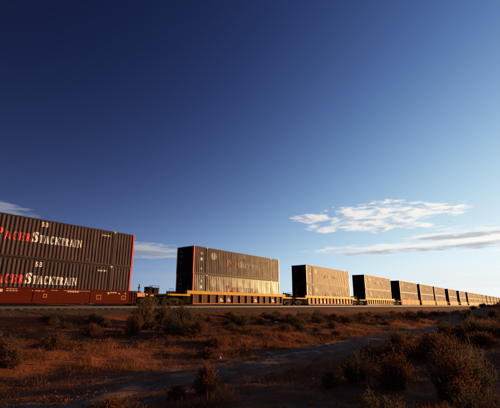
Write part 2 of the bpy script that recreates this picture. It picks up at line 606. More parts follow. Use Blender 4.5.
# ------------------------------------------------------------------ lettering: bold serif outlines cut into thin upright columns that follow the corrugation
def ell(cx, cy, rx, ry, n=28):
    return [(cx + rx * math.cos(2 * math.pi * k / n), cy + ry * math.sin(2 * math.pi * k / n)) for k in range(n)]


def rect(x0, x1, y0, y1):
    return [(x0, y0), (x1, y0), (x1, y1), (x0, y1)]


def stroke(pts, ws):
    out = []
    for k in range(len(pts) - 1):
        (x0, y0), (x1, y1) = pts[k], pts[k + 1]
        l = math.hypot(x1 - x0, y1 - y0)
        nx_, ny_ = -(y1 - y0) / l, (x1 - x0) / l
        a, c = ws[k] / 2, ws[k + 1] / 2
        out.append([(x0 + nx_ * a, y0 + ny_ * a), (x1 + nx_ * c, y1 + ny_ * c), (x1 - nx_ * c, y1 - ny_ * c), (x0 - nx_ * a, y0 - ny_ * a)])
        out.append(ell(x1, y1, c, c, 12))
    return out


stem = [rect(.12, .36, 0, 1), rect(.02, .46, 0, .07), rect(.02, .40, .93, 1)]
GLYPH = {   # (width, add, cut)
    'P': (.86, stem + [ell(.38, .73, .43, .27)], [[(.36, .55), (.36, .91)] + [(.38 + .19 * math.sin(t), .73 + .18 * math.cos(t)) for t in np.linspace(0, math.pi, 12)]]),
    'R': (.95, stem + [ell(.38, .74, .40, .26), [(.40, .50), (.58, .52), (.86, .07), (.86, 0), (.66, 0)], rect(.66, .95, 0, .07)], [[(.36, .57), (.36, .91)] + [(.38 + .17 * math.sin(t), .74 + .17 * math.cos(t)) for t in np.linspace(0, math.pi, 12)]]),
    'A': (.98, [[(.36, 1), (.56, 1), (.92, 0), (.66, 0)], [(.36, 1), (.46, .86), (.21, 0), (.11, 0)], rect(.24, .70, .27, .36), rect(.0, .32, 0, .07), rect(.58, .99, 0, .07)], []),
    'C': (.88, [ell(.47, .5, .45, .52), rect(.74, .82, .62, 1.0)], [ell(.55, .5, .27, .44), rect(.70, 1.1, .28, .62)]),
    'E': (.82, stem + [rect(.30, .78, 0, .08), rect(.30, .78, .92, 1), rect(.30, .62, .47, .55), rect(.71, .78, 0, .27), rect(.71, .78, .74, 1), rect(.56, .62, .38, .64)], []),
    'T': (.86, [rect(.31, .55, 0, 1), rect(.20, .66, 0, .07), rect(.02, .84, .92, 1), rect(.02, .09, .70, 1), rect(.77, .84, .70, 1)], []),
    'K': (.98, stem + [[(.34, .42), (.34, .56), (.78, 1), (.88, 1)], [(.44, .56), (.60, .70), (.95, .04), (.95, 0), (.68, 0)], rect(.64, .98, 0, .07), rect(.62, .95, .93, 1)], []),
    'I': (.50, [rect(.13, .37, 0, 1), rect(.02, .48, 0, .07), rect(.02, .48, .93, 1)], []),
    'N': (1.0, [rect(.14, .22, 0, 1), rect(.80, .88, 0, 1), [(.08, 1), (.34, 1), (.88, .12), (.88, 0), (.80, 0)], rect(.02, .36, 0, .07), rect(.02, .30, .93, 1), rect(.68, 1.0, .93, 1)], []),
    'S': (.76, stroke([(.66, .76), (.58, .90), (.42, .95), (.26, .90), (.20, .76), (.28, .62), (.50, .46), (.60, .30), (.54, .12), (.36, .05), (.20, .10), (.11, .26)], [.10, .10, .09, .13, .19, .23, .25, .22, .15, .09, .10, .10]) + [rect(.62, .69, .68, 1.0), rect(.08, .15, 0, .32)], []),
    '5': (.6, [rect(.12, .52, .86, 1), rect(.10, .26, .5, 1), ell(.28, .32, .26, .32)], [ell(.26, .32, .11, .17), rect(-.1, .12, .2, .5)]),
    '3': (.6, [ell(.28, .73, .24, .27), ell(.28, .29, .27, .29)], [ell(.24, .73, .10, .14), ell(.24, .29, .12, .16), rect(-.1, .16, .28, .74)]),
}


def spans(poly, x):
    ys = []
    n = len(poly)
    for k in range(n):
        (x0, y0), (x1, y1) = poly[k], poly[(k + 1) % n]
        if (x0 <= x < x1) or (x1 <= x < x0):
            ys.append(y0 + (x - x0) / (x1 - x0) * (y1 - y0))
    ys.sort()
    return [(ys[k], ys[k + 1]) for k in range(0, len(ys) - 1, 2)]


def union(iv):
    iv = sorted(iv)
    out = []
    for a, c in iv:
        if out and a <= out[-1][1] + 1e-6:
            out[-1] = (out[-1][0], max(out[-1][1], c))
        else:
            out.append((a, c))
    return out


def minus(iv, cut):
    for c0, c1 in cut:
        nxt = []
        for a, c in iv:
            if c1 <= a or c0 >= c:
                nxt.append((a, c))
            else:
                if c0 > a: nxt.append((a, c0))
                if c1 < c: nxt.append((c1, c))
        iv = nxt
    return iv


def print_shape(mb, add, cut, x0, z0, sx, sz, yfun, dx=0.016, bold=0.0):
    """fill a 2D outline (unit coordinates) on the container wall"""
    w_ = max(q[0] for p_ in add for q in p_)
    lo = min(q[0] for p_ in add for q in p_)
    n = max(4, int((w_ - lo) * sx / dx))
    for k in range(n):
        xa, xb = lo + (w_ - lo) * k / n, lo + (w_ - lo) * (k + 1) / n
        xm = (xa + xb) / 2
        iv = []
        for q in ((-bold, 0.0, bold) if bold else (0.0,)):
            one = union([s for p_ in add for s in spans(p_, xm + q)])
            iv += minus(one, [s for p_ in cut for s in spans(p_, xm + q)])
        iv = union(iv)
        X0, X1 = x0 + xa * sx, x0 + xb * sx
        Y0, Y1 = yfun(X0), yfun(X1)
        for a, c in iv:
            i = len(mb.v)
            za, zc = z0 + a * sz, z0 + c * sz
            mb.v += [(X0, Y0, za), (X1, Y1, za), (X1, Y1, zc), (X0, Y0, zc)]
            mb.f.append((i, i + 1, i + 2, i + 3))

# ------------------------------------------------------------------ containers
CL, CW, CH = 16.15, 2.59, 2.896
POSTS = (1.98, 14.17)
PITCH = 0.28
OUT, INN = 0.012, 0.050


def corr(x):
    """depth of the side wall behind the container's outer face"""
    t = (x % PITCH) / PITCH
    if t < .27: return OUT
    if t < .5: return OUT + (INN - OUT) * (t - .27) / .23
    if t < .77: return INN
    return INN - (INN - OUT) * (t - .77) / .23


def corr_pts(x0, x1):
    xs = {round(x0, 5), round(x1, 5)}
    k = math.floor(x0 / PITCH)
    while k * PITCH < x1:
        for t in (0, .27, .5, .77):
            x = (k + t) * PITCH
            if x0 < x < x1: xs.add(round(x, 5))
        k += 1
    return sorted(xs)


def side_wall(sign):
    mb = MB()
    for x0, x1 in ((.155, POSTS[0] - .08), (POSTS[0] + .08, POSTS[1] - .08), (POSTS[1] + .08, CL - .155)):
        xs = corr_pts(x0, x1)
        zs = (.15, .8, 1.5, 2.2, CH - .09)
        rows = []
        for k, z in enumerate(zs):
            jit = 0 if k in (0, 4) else .007
            rows.append([(x, sign * (CW / 2 - corr(x) - jit * (1.2 + math.sin(x * 1.7 + k * 2.1) + .6 * math.sin(x * 5.3 + k))), z) for x in xs])
        for k in range(4):
            mb.quad_strip(rows[k], rows[k + 1])
    return mb.mesh('side_wall', M['navy'])


def wall_y(x):
    return -(CW / 2 - corr(x) + 0.006)


def make_container(red):
    t = empty('shipping_container', (0, 0, 0))
    link('side_wall', side_wall(-1), t)
    link('side_wall', side_wall(1), t)
    rf = MB()
    xs = np.linspace(.1, CL - .1, 100)
    zz = [CH - .02 - (.018 if k % 2 else 0) for k in range(100)]
    rf.quad_strip([(x, -CW / 2 + .06, z) for x, z in zip(xs, zz)], [(x, CW / 2 - .06, z) for x, z in zip(xs, zz)])
    link('roof', rf.mesh('roof', M['navy']), t)
    link('floor', MB().box(.1, CL - .1, -CW / 2 + .06, CW / 2 - .06, .05, .14).mesh('floor', M['iron']), t)
    for s in (-1, 1):
        y0, y1 = sorted((s * CW / 2, s * (CW / 2 - .09)))
        link('top_rail', MB().box(.155, CL - .155, y0, y1, CH - .095, CH - .005).mesh('top_rail', M['navy_frame'], bevel=.008), t)
        link('bottom_rail', MB().box(.155, CL - .155, y0, y1, .01, .155).mesh('bottom_rail', M['navy_frame'], bevel=.008), t)
        for x in POSTS:
            y0, y1 = sorted((s * (CW / 2 + .004), s * (CW / 2 - .10)))
            pm = MB().box(x - .08, x + .08, y0, y1, .012, CH - .002).mesh('post', M['navy_frame'], bevel=.006)
            po = link('intermediate_post', pm, t)
            cm = MB()
            for z0, z1 in ((-.002, .118), (CH - .118, CH + .002)):
                cm.box(x - .10, x + .10, *sorted((s * (CW / 2 + .009), s * (CW / 2 - .16))), z0, z1)
            link('corner_casting', cm.mesh('casting', M['iron']), po)
            if s < 0:
                tm = MB().prism([(x - .13, CH + .004), (x + .13, CH + .004), (x + .02, CH - .17), (x - .03, CH - .17)], 1, -CW / 2 - .013, -CW / 2 - .010)
                link('warning_mark', tm.mesh('warning_mark', M['cream']), po)
        for x0, x1 in ((0, .155), (CL - .155, CL)):
            y0, y1 = sorted((s * (CW / 2 + .003), s * (CW / 2 - .14)))
            pm = MB().box(x0, x1, y0, y1, .10, CH - .10).mesh('corner_post', M['red'] if red else M['brown_post'], bevel=.008)
            po = link('corner_post', pm, t)
            cm = MB()
            for z0, z1 in ((0, .115), (CH - .115, CH + .003)):
                cm.box(x0 - .004, x1 + .004, *sorted((s * (CW / 2 + .006), s * (CW / 2 - .165))), z0, z1)
            link('corner_casting', cm.mesh('casting', M['red'] if red else M['navy_frame'], bevel=.006), po)
    # doors on the near end
    link('door_header', MB().box(.005, .10, -CW / 2 + .14, CW / 2 - .14, CH - .14, CH - .01).mesh('door_header', M['navy_frame']), t)
    link('door_sill', MB().box(.005, .10, -CW / 2 + .14, CW / 2 - .14, .012, .16).mesh('door_sill', M['navy_frame']), t)
    for s in (-1, 1):
        y0, y1 = sorted((s * .012, s * (CW / 2 - .145)))
        dm = MB().box(.035, .085, y0, y1, .165, CH - .145)
        for k in range(5):
            z = .32 + k * .5
            dm.box(.022, .036, y0 + .08, y1 - .08, z, z + .34)
        d = link('door', dm.mesh('door', M['door'], bevel=.006), t)
        for q in (.28, .82):
            rm = MB().tube((-.005, s * q, .12), (-.005, s * q, CH - .1), .02)
            for z in (.3, 1.1, 1.9, 2.6):
                rm.box(-.012, .034, s * q - .05, s * q + .05, z - .04, z + .04)
            rm.box(-.02, .01, min(s * q, s * q + s * .32), max(s * q, s * q + s * .32), 1.22, 1.25)
            link('locking_rod', rm.mesh('locking_rod', M['door']), d)
        if s > 0:
            for k, (z0, z1, a, c) in enumerate(((2.25, 2.42, .45, .75), (1.78, 2.02, .42, .80), (1.10, 1.28, .42, .85))):
                link('placard', MB().box(.016, .0205, a, c, z0, z1).mesh('placard', M['dim']), d)
    fw = MB()
    ys = np.linspace(-CW / 2 + .14, CW / 2 - .14, 34)
    fw.quad_strip([(CL - (.02 if (k // 2) % 2 else .06), y, .02) for k, y in enumerate(ys)], [(CL - (.02 if (k // 2) % 2 else .06), y, CH - .03) for k, y in enumerate(ys)])
    link('front_wall', fw.mesh('front_wall', M['navy']), t)
    # lettering
    base = 1.18
    m1, m2 = MB(), MB()
    x = 5.30
    for i, ch in enumerate('PACER'):
        wd, add, cut = GLYPH[ch]
        h, sx = (.74, .62) if i == 0 else (.56, .435)
        print_shape(m1, add, cut, x, base, sx, h, wall_y, bold=.035)
        x += wd * sx + .05
    x = 7.64
    for i, ch in enumerate('STACKTRAIN'):
        wd, add, cut = GLYPH[ch]
        h, sx = (.74, .62) if i == 0 else (.56, .355)
        print_shape(m2, add, cut, x, base, sx, h, wall_y, bold=.04)
        x += wd * sx + .045
    tag(link('lettering', m1.mesh('lettering_red', M['redletter']), t), 'red serif lettering reading PACER')
    tag(link('lettering', m2.mesh('lettering_white', M['white']), t), 'white serif lettering reading STACKTRAIN')
    m3 = MB()
    for i, ch in enumerate('53'):
        wd, add, cut = GLYPH[ch]
        print_shape(m3, add, cut, 8.16 + i * .27, 2.38, .44, .33, wall_y)
    tag(link('lettering', m3.mesh('lettering_size', M['white']), t), 'pale block numerals near the top edge')
    m4 = MB()
    for a, c in ((13.02, 13.20), (13.28, 13.45), (13.54, 13.74)):
        print_shape(m4, [rect(0, 1, 0, 1)], [rect(.42, .58, -.1, .6)], a, 2.40, c - a, .11, wall_y)
    tag(link('lettering', m4.mesh('lettering_number', M['white']), t), 'small white number marks')
    # round emblem, a ring with broken bars inside
    m5 = MB()
    print_shape(m5, [ell(0, 0, 1, 1, 36)], [ell(0, 0, .90, .88, 36)], 3.08, 2.06, .47, .40, wall_y)
    print_shape(m5, [rect(-.74, -.04, .14, .60), rect(-.80, .80, -.28, .1), rect(.04, .70, .14, .66), rect(-.55, .60, -.72, -.32)], [rect(-.32, -.27, -.3, .6), rect(.30, .35, -.3, .6)], 3.08, 2.06, .47, .40, wall_y)
    tag(link('emblem', m5.mesh('emblem', M['cream']), t), 'cream round emblem')
    for z0, z1, mt_ in ((2.06, 2.32, 'sticker_grey'), (1.44, 1.74, 'white'), (.50, .66, 'sticker_green')):
        mm = MB()
        print_shape(mm, [rect(0, 1, 0, 1)], [], 1.02, z0, .32, z1 - z0, wall_y)
        link('placard', mm.mesh('placard', M[mt_]), t)
    mm = MB()
    print_shape(mm, [rect(0, 1, 0, 1)], [], 11.95, .12 + .2, .08, .06, wall_y)
    link('placard', mm.mesh('placard', M['cream']), t)
    return t


proto_red = make_container(True)
proto_brown = make_container(False)
STACKS = [3.46, 26.96, 50.63, 74.55, 98.0, 117.6, 136.2, 158.8, 181.5, 203.5, 221.0, 238.3, 257.0, 277.5, 298.0, 318.5, 339.0, 359.5]
ORD = ['leftmost', 'second', 'third', 'fourth', 'fifth', 'sixth', 'seventh', 'eighth', 'ninth', 'tenth', 'eleventh', 'twelfth', 'thirteenth', 'fourteenth', 'fifteenth', 'sixteenth', 'seventeenth', 'eighteenth']
LAB = {
    (0, 1): 'upper dark navy container of the leftmost stack with large red and white lettering',
    (0, 0): 'lower dark navy container of the leftmost stack sitting in the red well car',
    (1, 1): 'upper dark container of the second stack with orange red corner posts and cream emblem',
    (1, 0): 'lower container of the second stack gleaming in the sun above the ribbed yellow car',
}
used = {True: False, False: False}
for i, s in enumerate(STACKS):
    for lev in (0, 1):
        red = i < 2
        pr = proto_red if red else proto_brown
        if used[red]:
            c = copy_tree(pr)
        else:
            c = pr
            used[red] = True
        c.location = (s + random.uniform(-.03, .03), TRACK_Y + random.uniform(-.012, .012), .34 + lev * (CH + .012))
        where = LAB.get((i, lev)) or ('%s dark container of the %s stack from the left' % ('upper' if lev else 'lower', ORD[i]))
        tag(c, where, 'container', 'stacked containers on the train')
        if i > 0:                   # the lettering is more worn on the boxes behind the first stack
            for ch in c.children:
                if ch.name.startswith('lettering'):
                    worn = M['red_worn'] if 'red' in ch.data.name else M['white_worn']
                    ch.material_slots[0].link = 'OBJECT'
                    ch.material_slots[0].material = worn
        if (i, lev) == (1, 0):      # sun glint put into the wall colour: greyer and glossier than its neighbours
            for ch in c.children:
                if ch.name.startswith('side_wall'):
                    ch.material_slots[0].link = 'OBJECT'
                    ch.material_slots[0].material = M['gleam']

# ------------------------------------------------------------------ well cars
wheel_me = MB().cyl((0, .42), .42, 1, -.065, .065, 20).cyl((0, .42), .45, 1, .055, .075, 20).cyl((0, .42), .30, 1, -.078, -.0655, 16).mesh('wheel', M['iron'])
ROOT_MESH = {}


def bogie_parts(t, x):
    """two-axle truck: cast side frames, springs, bolster and four wheels"""
    for s in (-1, 1):
        y0, y1 = sorted((s * .90, s * 1.06))
        fr = MB().prism([(-1.22, .36), (-1.22, .56), (-.75, .66), (-.35, .78), (.35, .78), (.75, .66), (1.22, .56), (1.22, .36), (.85, .36), (.45, .20), (-.45, .20), (-.85, .36)], 1, y0, y1)
        f = link('side_frame', ROOT_MESH.setdefault(('sf', s), fr.mesh('side_frame', M['iron'])), t, (x, 0, 0))
        sp = MB()
        for q in (-.2, 0, .2):
            sp.cyl((q, s * 1.09), .075, 2, .26, .52, 10)
        link('spring', ROOT_MESH.setdefault(('sp', s), sp.mesh('spring', M['iron'])), f)
        bc = MB()
        for q in (-.89, .89):
            bc.cyl((q, .45), .12, 1, s * 1.055, s * 1.12, 12)
        link('bearing_cap', ROOT_MESH.setdefault(('bc', s), bc.mesh('bearing_cap', M['iron'])), f)
        for q in (-.89, .89):
            link('wheel', wheel_me, t, (x + q, s * .76, 0), (0, 0, 0 if s < 0 else math.pi))
    bm_ = MB().box(-.2, .2, -.9, .9, .5, .8)
    for q in (-.89, .89):
        bm_.cyl((q, .42), .08, 1, -.7, .7, 10)
    link('bolster', ROOT_MESH.setdefault('bol', bm_.mesh('bolster', M['iron'])), t, (x, 0, 0))


def well_car(i, s0, gl, gr, style):
    """gl, gr: car length beyond the container at either end"""
    t = empty('well_car', (s0, TRACK_Y, 0))
    mat = M['carred'] if style == 'plate_red' else M['caryellow_dull'] if style == 'plate_yellow' else M['caryellow']
    x0, x1 = -.45, CL + .45
    top = 1.26 if style == 'plate_red' else 1.50
    for s in (-1, 1):
        sg = lambda a, c: sorted((s * a, s * c))
        sill = MB()
        if style == 'ribbed':
            sill.box(x0, x1, *sg(1.34, 1.42), .30, 1.16)                 # recessed web
            web = M['carrust'] if i == 1 else M['carbrown']
            sw = link('side_sill', sill.mesh('side_sill', web), t)
            link('top_chord', MB().box(x0 - .55, x1 + .55, *sg(1.335, 1.60), 1.162, top).mesh('top_chord', mat, bevel=.02), sw)
            link('bottom_chord', MB().box(x0 + .3, x1 - .3, *sg(1.335, 1.56), .17, .298).mesh('bottom_chord', M['carbrown'], bevel=.015), sw)
            n = 14
            rm = MB().box(-.065, .065, *sg(1.421, 1.575), .30, 1.16).mesh('rib', M['carbrown'] if i == 1 else mat, bevel=.012)
            for k in range(n):
                link('rib', rm, sw, (x0 + .35 + k * (x1 - x0 - .7) / (n - 1), 0, 0))
            for k in (3, 4, 8, 11):
                xx = x0 + .35 + (k + .5) * (x1 - x0 - .7) / (n - 1)
                if s < 0:
                    pm = MB().box(xx - .28, xx + .28, -1.426, -1.4215, .48, .62)
                    pm.box(xx - .28, xx + .1, -1.426, -1.4215, .68, .80)
                    link('stencil', pm.mesh('stencil', M['stencil']), sw)
        else:
            sill.box(x0, x1, *sg(1.34, 1.49), .26, top - .10)
            sw = link('side_sill', sill.mesh('side_sill', mat), t)
            link('top_chord', MB().box(x0 - .5, x1 + .5, *sg(1.335, 1.54), top - .098, top).mesh('top_chord', mat, bevel=.01), sw)
            link('bottom_chord', MB().box(x0 + .2, x1 - .2, *sg(1.335, 1.54), .20, .258).mesh('bottom_chord', mat, bevel=.01), sw)
            if s < 0 and style == 'plate_red':
                # pale stencils along the upper edge and data blocks near the end
                for (a, c, za, zb) in ((5.85, 6.1, .99, 1.13), (6.5, 7.2, 1.10, 1.15), (6.5, 7.25, .98, 1.03), (6.1, 6.35, .92, 1.1), (8.1, 8.7, 1.02, 1.07), (8.75, 9.0, 1.02, 1.06),
                                       (9.4, 9.9, 1.09, 1.13), (10.6, 11.5, 1.00, 1.10), (10.3, 12.4, 1.10, 1.135), (13.9, 14.1, .93, 1.10), (14.15, 14.75, 1.02, 1.12), (14.9, 15.05, .95, 1.05), (15.5, 15.65, .98, 1.08)):
                    n = max(1, int((c - a) / .16))
                    sm_ = MB()
                    for k in range(n):
                        xa = a + k * (c - a) / n
                        sm_.box(xa, xa + (c - a) / n * .78, -1.4945, -1.4905, za, zb)
                    link('stencil', sm_.mesh('stencil', M['stencil']), sw)
                for (a, za, w_, h_) in ((12.95, .52, .40, .30), (15.2, .54, .42, .26), (8.9, .60, .25, .2)):
                    fm = MB()
                    for bxs in ((a, a + w_, za, za + .04), (a, a + w_, za + h_, za + h_ + .04), (a, a + .04, za + .04, za + h_), (a + w_ - .04, a + w_, za + .04, za + h_)):
                        fm.box(bxs[0], bxs[1], -1.4945, -1.4905, bxs[2], bxs[3])
                    link('stencil', fm.mesh('stencil', M['orangeplate']), sw)
                lm = MB()
                for q in (16.22, 16.52):
                    lm.box(q, q + .035, -1.565, -1.50, .24, 1.24)
                for k in range(4):
                    lm.box(16.255, 16.52, -1.56, -1.53, .34 + k * .26, .37 + k * .26)
                link('ladder', lm.mesh('ladder', M['carrust']), sw)
                for a, c in ((-.1, .1), (4.0, 4.12), (8.2, 8.32), (12.4, 12.52), (16.0, 16.12)):
                    link('rib', MB().box(a, c, -1.515, -1.4905, .262, 1.155).mesh('rib', mat, bevel=.008), sw)
            elif s < 0:
                for a in (0.2, 4.1, 8.0, 11.9, 15.8):
                    link('rib', MB().box(a, a + .12, -1.53, -1.4905, .262, 1.39).mesh('rib', mat, bevel=.008), sw)
    link('well_floor', MB().box(x0, x1, -1.335, 1.335, .24, .33).mesh('well_floor', M['iron']), t)
    # end platforms, bogies, couplers
    for e, gap in ((-1, gl), (1, gr)):
        xe = -.45 if e < 0 else CL + .45
        ext = gap - .45
        far = xe + e * max(.25, ext - .55)
        pl = MB()
        a, c = sorted((xe, far))
        pts = [(xe, -1.48), (xe + e * .5, -1.48), (far, -1.25), (far, 1.25), (xe + e * .5, 1.48), (xe, 1.48)]
        pl.prism(pts, 2, .98, 1.14)
        a2, c2 = sorted((xe + e * .003, xe + e * .12))
        pl.box(a2, c2, -1.32, 1.32, .30, .978)
        link('end_platform', pl.mesh('end_platform', mat), t)
        mid = MB()
        a, c = sorted((xe + e * .121, xe + e * max(.3, ext - .25)))
        mid.box(a, c, -.32, .32, .62, .978)
        link('centre_sill', mid.mesh('centre_sill', M['iron']), t)
        bxp = xe + e * (min(1.75, max(.5, ext - .9)))
        if ext > 1.6 or e > 0:
            bogie_parts(t, bxp if ext > 1.6 else xe + e * ext)
        if ext > 1.6:
            cp = MB().box(*sorted((xe + e * (ext - .25), xe + e * (ext - .02))), -.11, .11, .76, .96)
            cp.box(*sorted((xe + e * (ext - .12), xe + e * (ext + .02))), -.17, .17, .72, 1.0)
            link('coupler', cp.mesh('coupler', M['iron']), t)
            ld = MB()
            yl = -1.50
            for q in (0, .42):
                ld.tube((far - e * (.15 + q), -1.27, .35), (far - e * (.15 + q), -1.27, 1.62), .022)
            for z in (.42, .7, .98, 1.3, 1.6):
                ld.tube((far - e * .15, -1.27, z), (far - e * .57, -1.27, z), .018)
            link('ladder', ld.mesh('ladder', M['iron']), t)
            hp = MB().tube((xe + e * .35, -1.40, 1.14), (xe + e * .35, -1.40, 1.86), .045, 8).box(xe + e * .35 - .07, xe + e * .35 + .07, -1.47, -1.33, 1.5, 1.62)
            link('stanchion', hp.mesh('stanchion', M['iron']), t)
            if e > 0:
                bs = MB()
                bs.box(far - .95, far - .50, -.9, -.3, 1.142, 1.72)
                bs.box(far - .30, far + .18, -.95, -.35, 1.142, 1.66)
                bs.box(far - .92, far - .53, -.93, -.905, 1.30, 1.55)
                bs.tube((far - .36, -.5, 1.15), (far - .36, -.5, 1.82), .03)
                for q in (-1.05, -.70, .05):
                    bs.tube((far + q, -1.18, 1.15), (far + q, -1.18, 1.80), .018)
                bs.tube((far - 1.05, -1.18, 1.80), (far + .05, -1.18, 1.80), .018)
                bs.tube((far - 1.05, -1.18, 1.48), (far + .05, -1.18, 1.48), .014)
                link('brake_rigging', bs.mesh('brake_rigging', M['iron']), t)
                wm = MB()
                for k in range(16):
                    a0, a1 = 2 * math.pi * k / 16, 2 * math.pi * (k + 1) / 16
                    wm.tube((far + .3, -.65 + .26 * math.cos(a0), 1.45 + .22 * math.sin(a0)), (far + .3, -.65 + .26 * math.cos(a1), 1.45 + .22 * math.sin(a1)), .02, 5)
                for k in range(4):
                    a0 = math.pi * k / 4
                    wm.tube((far + .3, -.65 - .26 * math.cos(a0), 1.45 - .22 * math.sin(a0)), (far + .3, -.65 + .26 * math.cos(a0), 1.45 + .22 * math.sin(a0)), .013, 5)
                link('brake_wheel', wm.mesh('brake_wheel', M['iron']), t)
            if style == 'plate_red' and e > 0:
                for a, c, za, zb, mm in ((.15, .95, .80, 1.10, 'orangeplate'), (1.15, 1.3, .93, 1.06, 'white'), (1.5, 2.0, .86, 1.0, 'orangeplate')):
                    dy = .23 * np.clip((a - .5) / max(.1, ext - 1.05), 0, 1)
                    link('plate', MB().box(xe + a, xe + c, -1.50 + dy - .012, -1.46 + dy, za, zb).mesh('plate', M[mm]), t)
    return t


STY = ['plate_red', 'ribbed', 'ribbed', 'ribbed'] + ['plate_yellow'] * 20
CLAB = {0: 'red brown smooth sided well car with pale stencils under the leftmost stack',
        1: 'golden yellow well car with dark ribbed sides under the second stack',
        2: 'yellow ribbed well car under the third stack from the left',
        3: 'yellow ribbed well car under the fourth stack from the left'}
for i, s in enumerate(STACKS):
    left = 3.6 if i == 0 else (s - STACKS[i - 1] - CL) / 2
    right = 2.0 if i == len(STACKS) - 1 else (STACKS[i + 1] - s - CL) / 2
    c = well_car(i, s, left, right, STY[i])
    tag(c, CLAB.get(i) or ('yellow smooth sided well car under the %s stack from the left' % ORD[i]), 'rail car', 'well cars of the train')

# ------------------------------------------------------------------ vegetation
def ribbons(P, Q, w0, w1, r):
    """three sided tapered sticks from P to Q"""
    n = len(P)
    d = Q - P
    d /= np.linalg.norm(d, axis=1, keepdims=True) + 1e-9
    ref = np.where(np.abs(d[:, 2:3]) > .9, np.array([[1., 0, 0]]), np.array([[0, 0, 1.]]))
    u = np.cross(d, ref)
    u /= np.linalg.norm(u, axis=1, keepdims=True)
    v = np.cross(d, u)
    V = np.zeros((n, 6, 3))
    for k in range(3):
        a = 2 * math.pi * k / 3
        off = u * math.cos(a) + v * math.sin(a)
        V[:, k] = P + off * w0
        V[:, 3 + k] = Q + off * w1
    base = (np.arange(n) * 6)[:, None, None]
    F = np.array([[0, 1, 4, 3], [1, 2, 5, 4], [2, 0, 3, 5]])[None] + base
    return V.reshape(-1, 3), F.reshape(-1, 4)


def bush(seed, h, rad, nstem, ntwig, nleaf, leaf, mat_leaf, upright=0.5, dome=False):
    r = np.random.default_rng(seed)
    # stems fan out of the root crown
    a = r.random(nstem) * 2 * math.pi
    t = np.sqrt(r.random(nstem)) * (1 - upright * .3)
    ph = r.random(4) * 6.28
    lobe = 1 + .22 * np.sin(2 * a + ph[0]) + .18 * np.sin(3 * a + ph[1]) + .14 * np.sin(5 * a + ph[2])
    t = t * lobe
    tip = np.stack([np.cos(a) * t * rad, np.sin(a) * t * rad, h * (0.45 + .55 * r.random(nstem)) * np.clip(1 - .82 * t ** 2, .12, 1) * (1 + .25 * np.sin(a + ph[3]))], 1)
    if dome:
        ph_ = r.random(nstem) * 1.45
        a2 = r.uniform(.8, 1.05, nstem)
        tip = np.stack([np.cos(a) * np.sin(ph_) * rad * a2, np.sin(a) * np.sin(ph_) * rad * a2, h * (.12 + .88 * np.cos(ph_)) * a2], 1)
    root = np.stack([np.cos(a), np.sin(a), np.zeros(nstem)], 1) * (rad * .38) * r.random((nstem, 1)) + [0, 0, -.05]
    mid = root * .45 + tip * .55 + r.normal(0, .05 * rad, (nstem, 3))
    mid[:, :2] *= .80
    V, F = [], []
    def add(P, Q, w0, w1):
        v, f = ribbons(P, Q, w0, w1, r)
        F.append(f + sum(len(x) for x in V))
        V.append(v)
    add(root, mid, .011, .007)
    add(mid, tip, .007, .003)
    k = r.integers(0, nstem, ntwig)
    s = (r.random(ntwig) ** .8)[:, None] * 1.6 - .6
    st = np.where(s > 0, mid[k] * (1 - s) + tip[k] * s, mid[k] * (1 + s) - root[k] * s)
    od = st - np.array([0, 0, h * .1])
    od /= np.linalg.norm(od, axis=1, keepdims=True)
    dirv = od * .6 + r.normal(0, .45, (ntwig, 3)) + [0, 0, upright]
    dirv /= np.linalg.norm(dirv, axis=1, keepdims=True)
    ln = rad * (.12 + .28 * r.random((ntwig, 1)))
    en = st + dirv * ln
    en[:, 2] = np.maximum(en[:, 2], .02)
    add(st, en, .004, .0018)
    stems = (np.concatenate(V), np.concatenate(F))
    # leaves along the twigs
    k = r.integers(0, ntwig, nleaf)
    s = (.15 + .9 * r.random((nleaf, 1)))
    c = st[k] * (1 - s) + en[k] * s + r.normal(0, leaf * .35, (nleaf, 3))
    d = (en[k] - st[k])
    d /= np.linalg.norm(d, axis=1, keepdims=True) + 1e-9
    d = d + r.normal(0, .5, (nleaf, 3))
    d /= np.linalg.norm(d, axis=1, keepdims=True)
    sd_ = np.cross(d, r.normal(0, 1, (nleaf, 3)))
    sd_ /= np.linalg.norm(sd_, axis=1, keepdims=True) + 1e-9
    L = leaf * (.6 + .8 * r.random((nleaf, 1)))
    Wd = L * (.16 + .14 * r.random((nleaf, 1)))
    LV = np.stack([c - d * L * .5, c + sd_ * Wd, c + d * L * .5, c - sd_ * Wd], 1).reshape(-1, 3)
    LF = np.arange(nleaf * 4).reshape(-1, 4)
    return np_mesh('stems', *stems, M['twig']), np_mesh('foliage', LV, LF, mat_leaf)


KINDS = {
    'tall': bush(11, 2.2, 0.95, 110, 1200, 10000, .06, M['sage'], .8),
    'gold': bush(18, 2.2, 0.95, 120, 1300, 11000, .06, M['gold_brush'], .8),
    'round': bush(12, 0.56, 0.36, 110, 1100, 9000, .026, M['rust_brush'], .1, True),
    'sage_a': bush(13, 0.75, 0.60, 60, 600, 6000, .032, M['sage'], .5),
    'sage_b': bush(14, 0.50, 0.60, 90, 750, 6000, .030, M['sage'], .25, True),
    'rust_a': bush(15, 0.50, 0.55, 90, 800, 6500, .032, M['rust_brush'], .25, True),
    'wispy': bush(16, 1.25, 0.85, 120, 1100, 6500, .034, M['rust_brush'], 1.1),
    'wispy_b': bush(17, 1.05, 0.70, 110, 900, 5500, .032, M['sage'], 1.1),
}


def shrub(name, kind, x, y, label, group=None, scale=(1, 1, 1), rz=None, tilt=0.0, cat='shrub'):
    t = empty(name, (x, y, float(terrain(x, y)) - .02), (tilt, 0, random.random() * 6.28 if rz is None else rz))
    t.scale = scale
    link('stems', KINDS[kind][0], t)
    link('foliage', KINDS[kind][1], t)
    tag(t, label, cat, group)
    return t


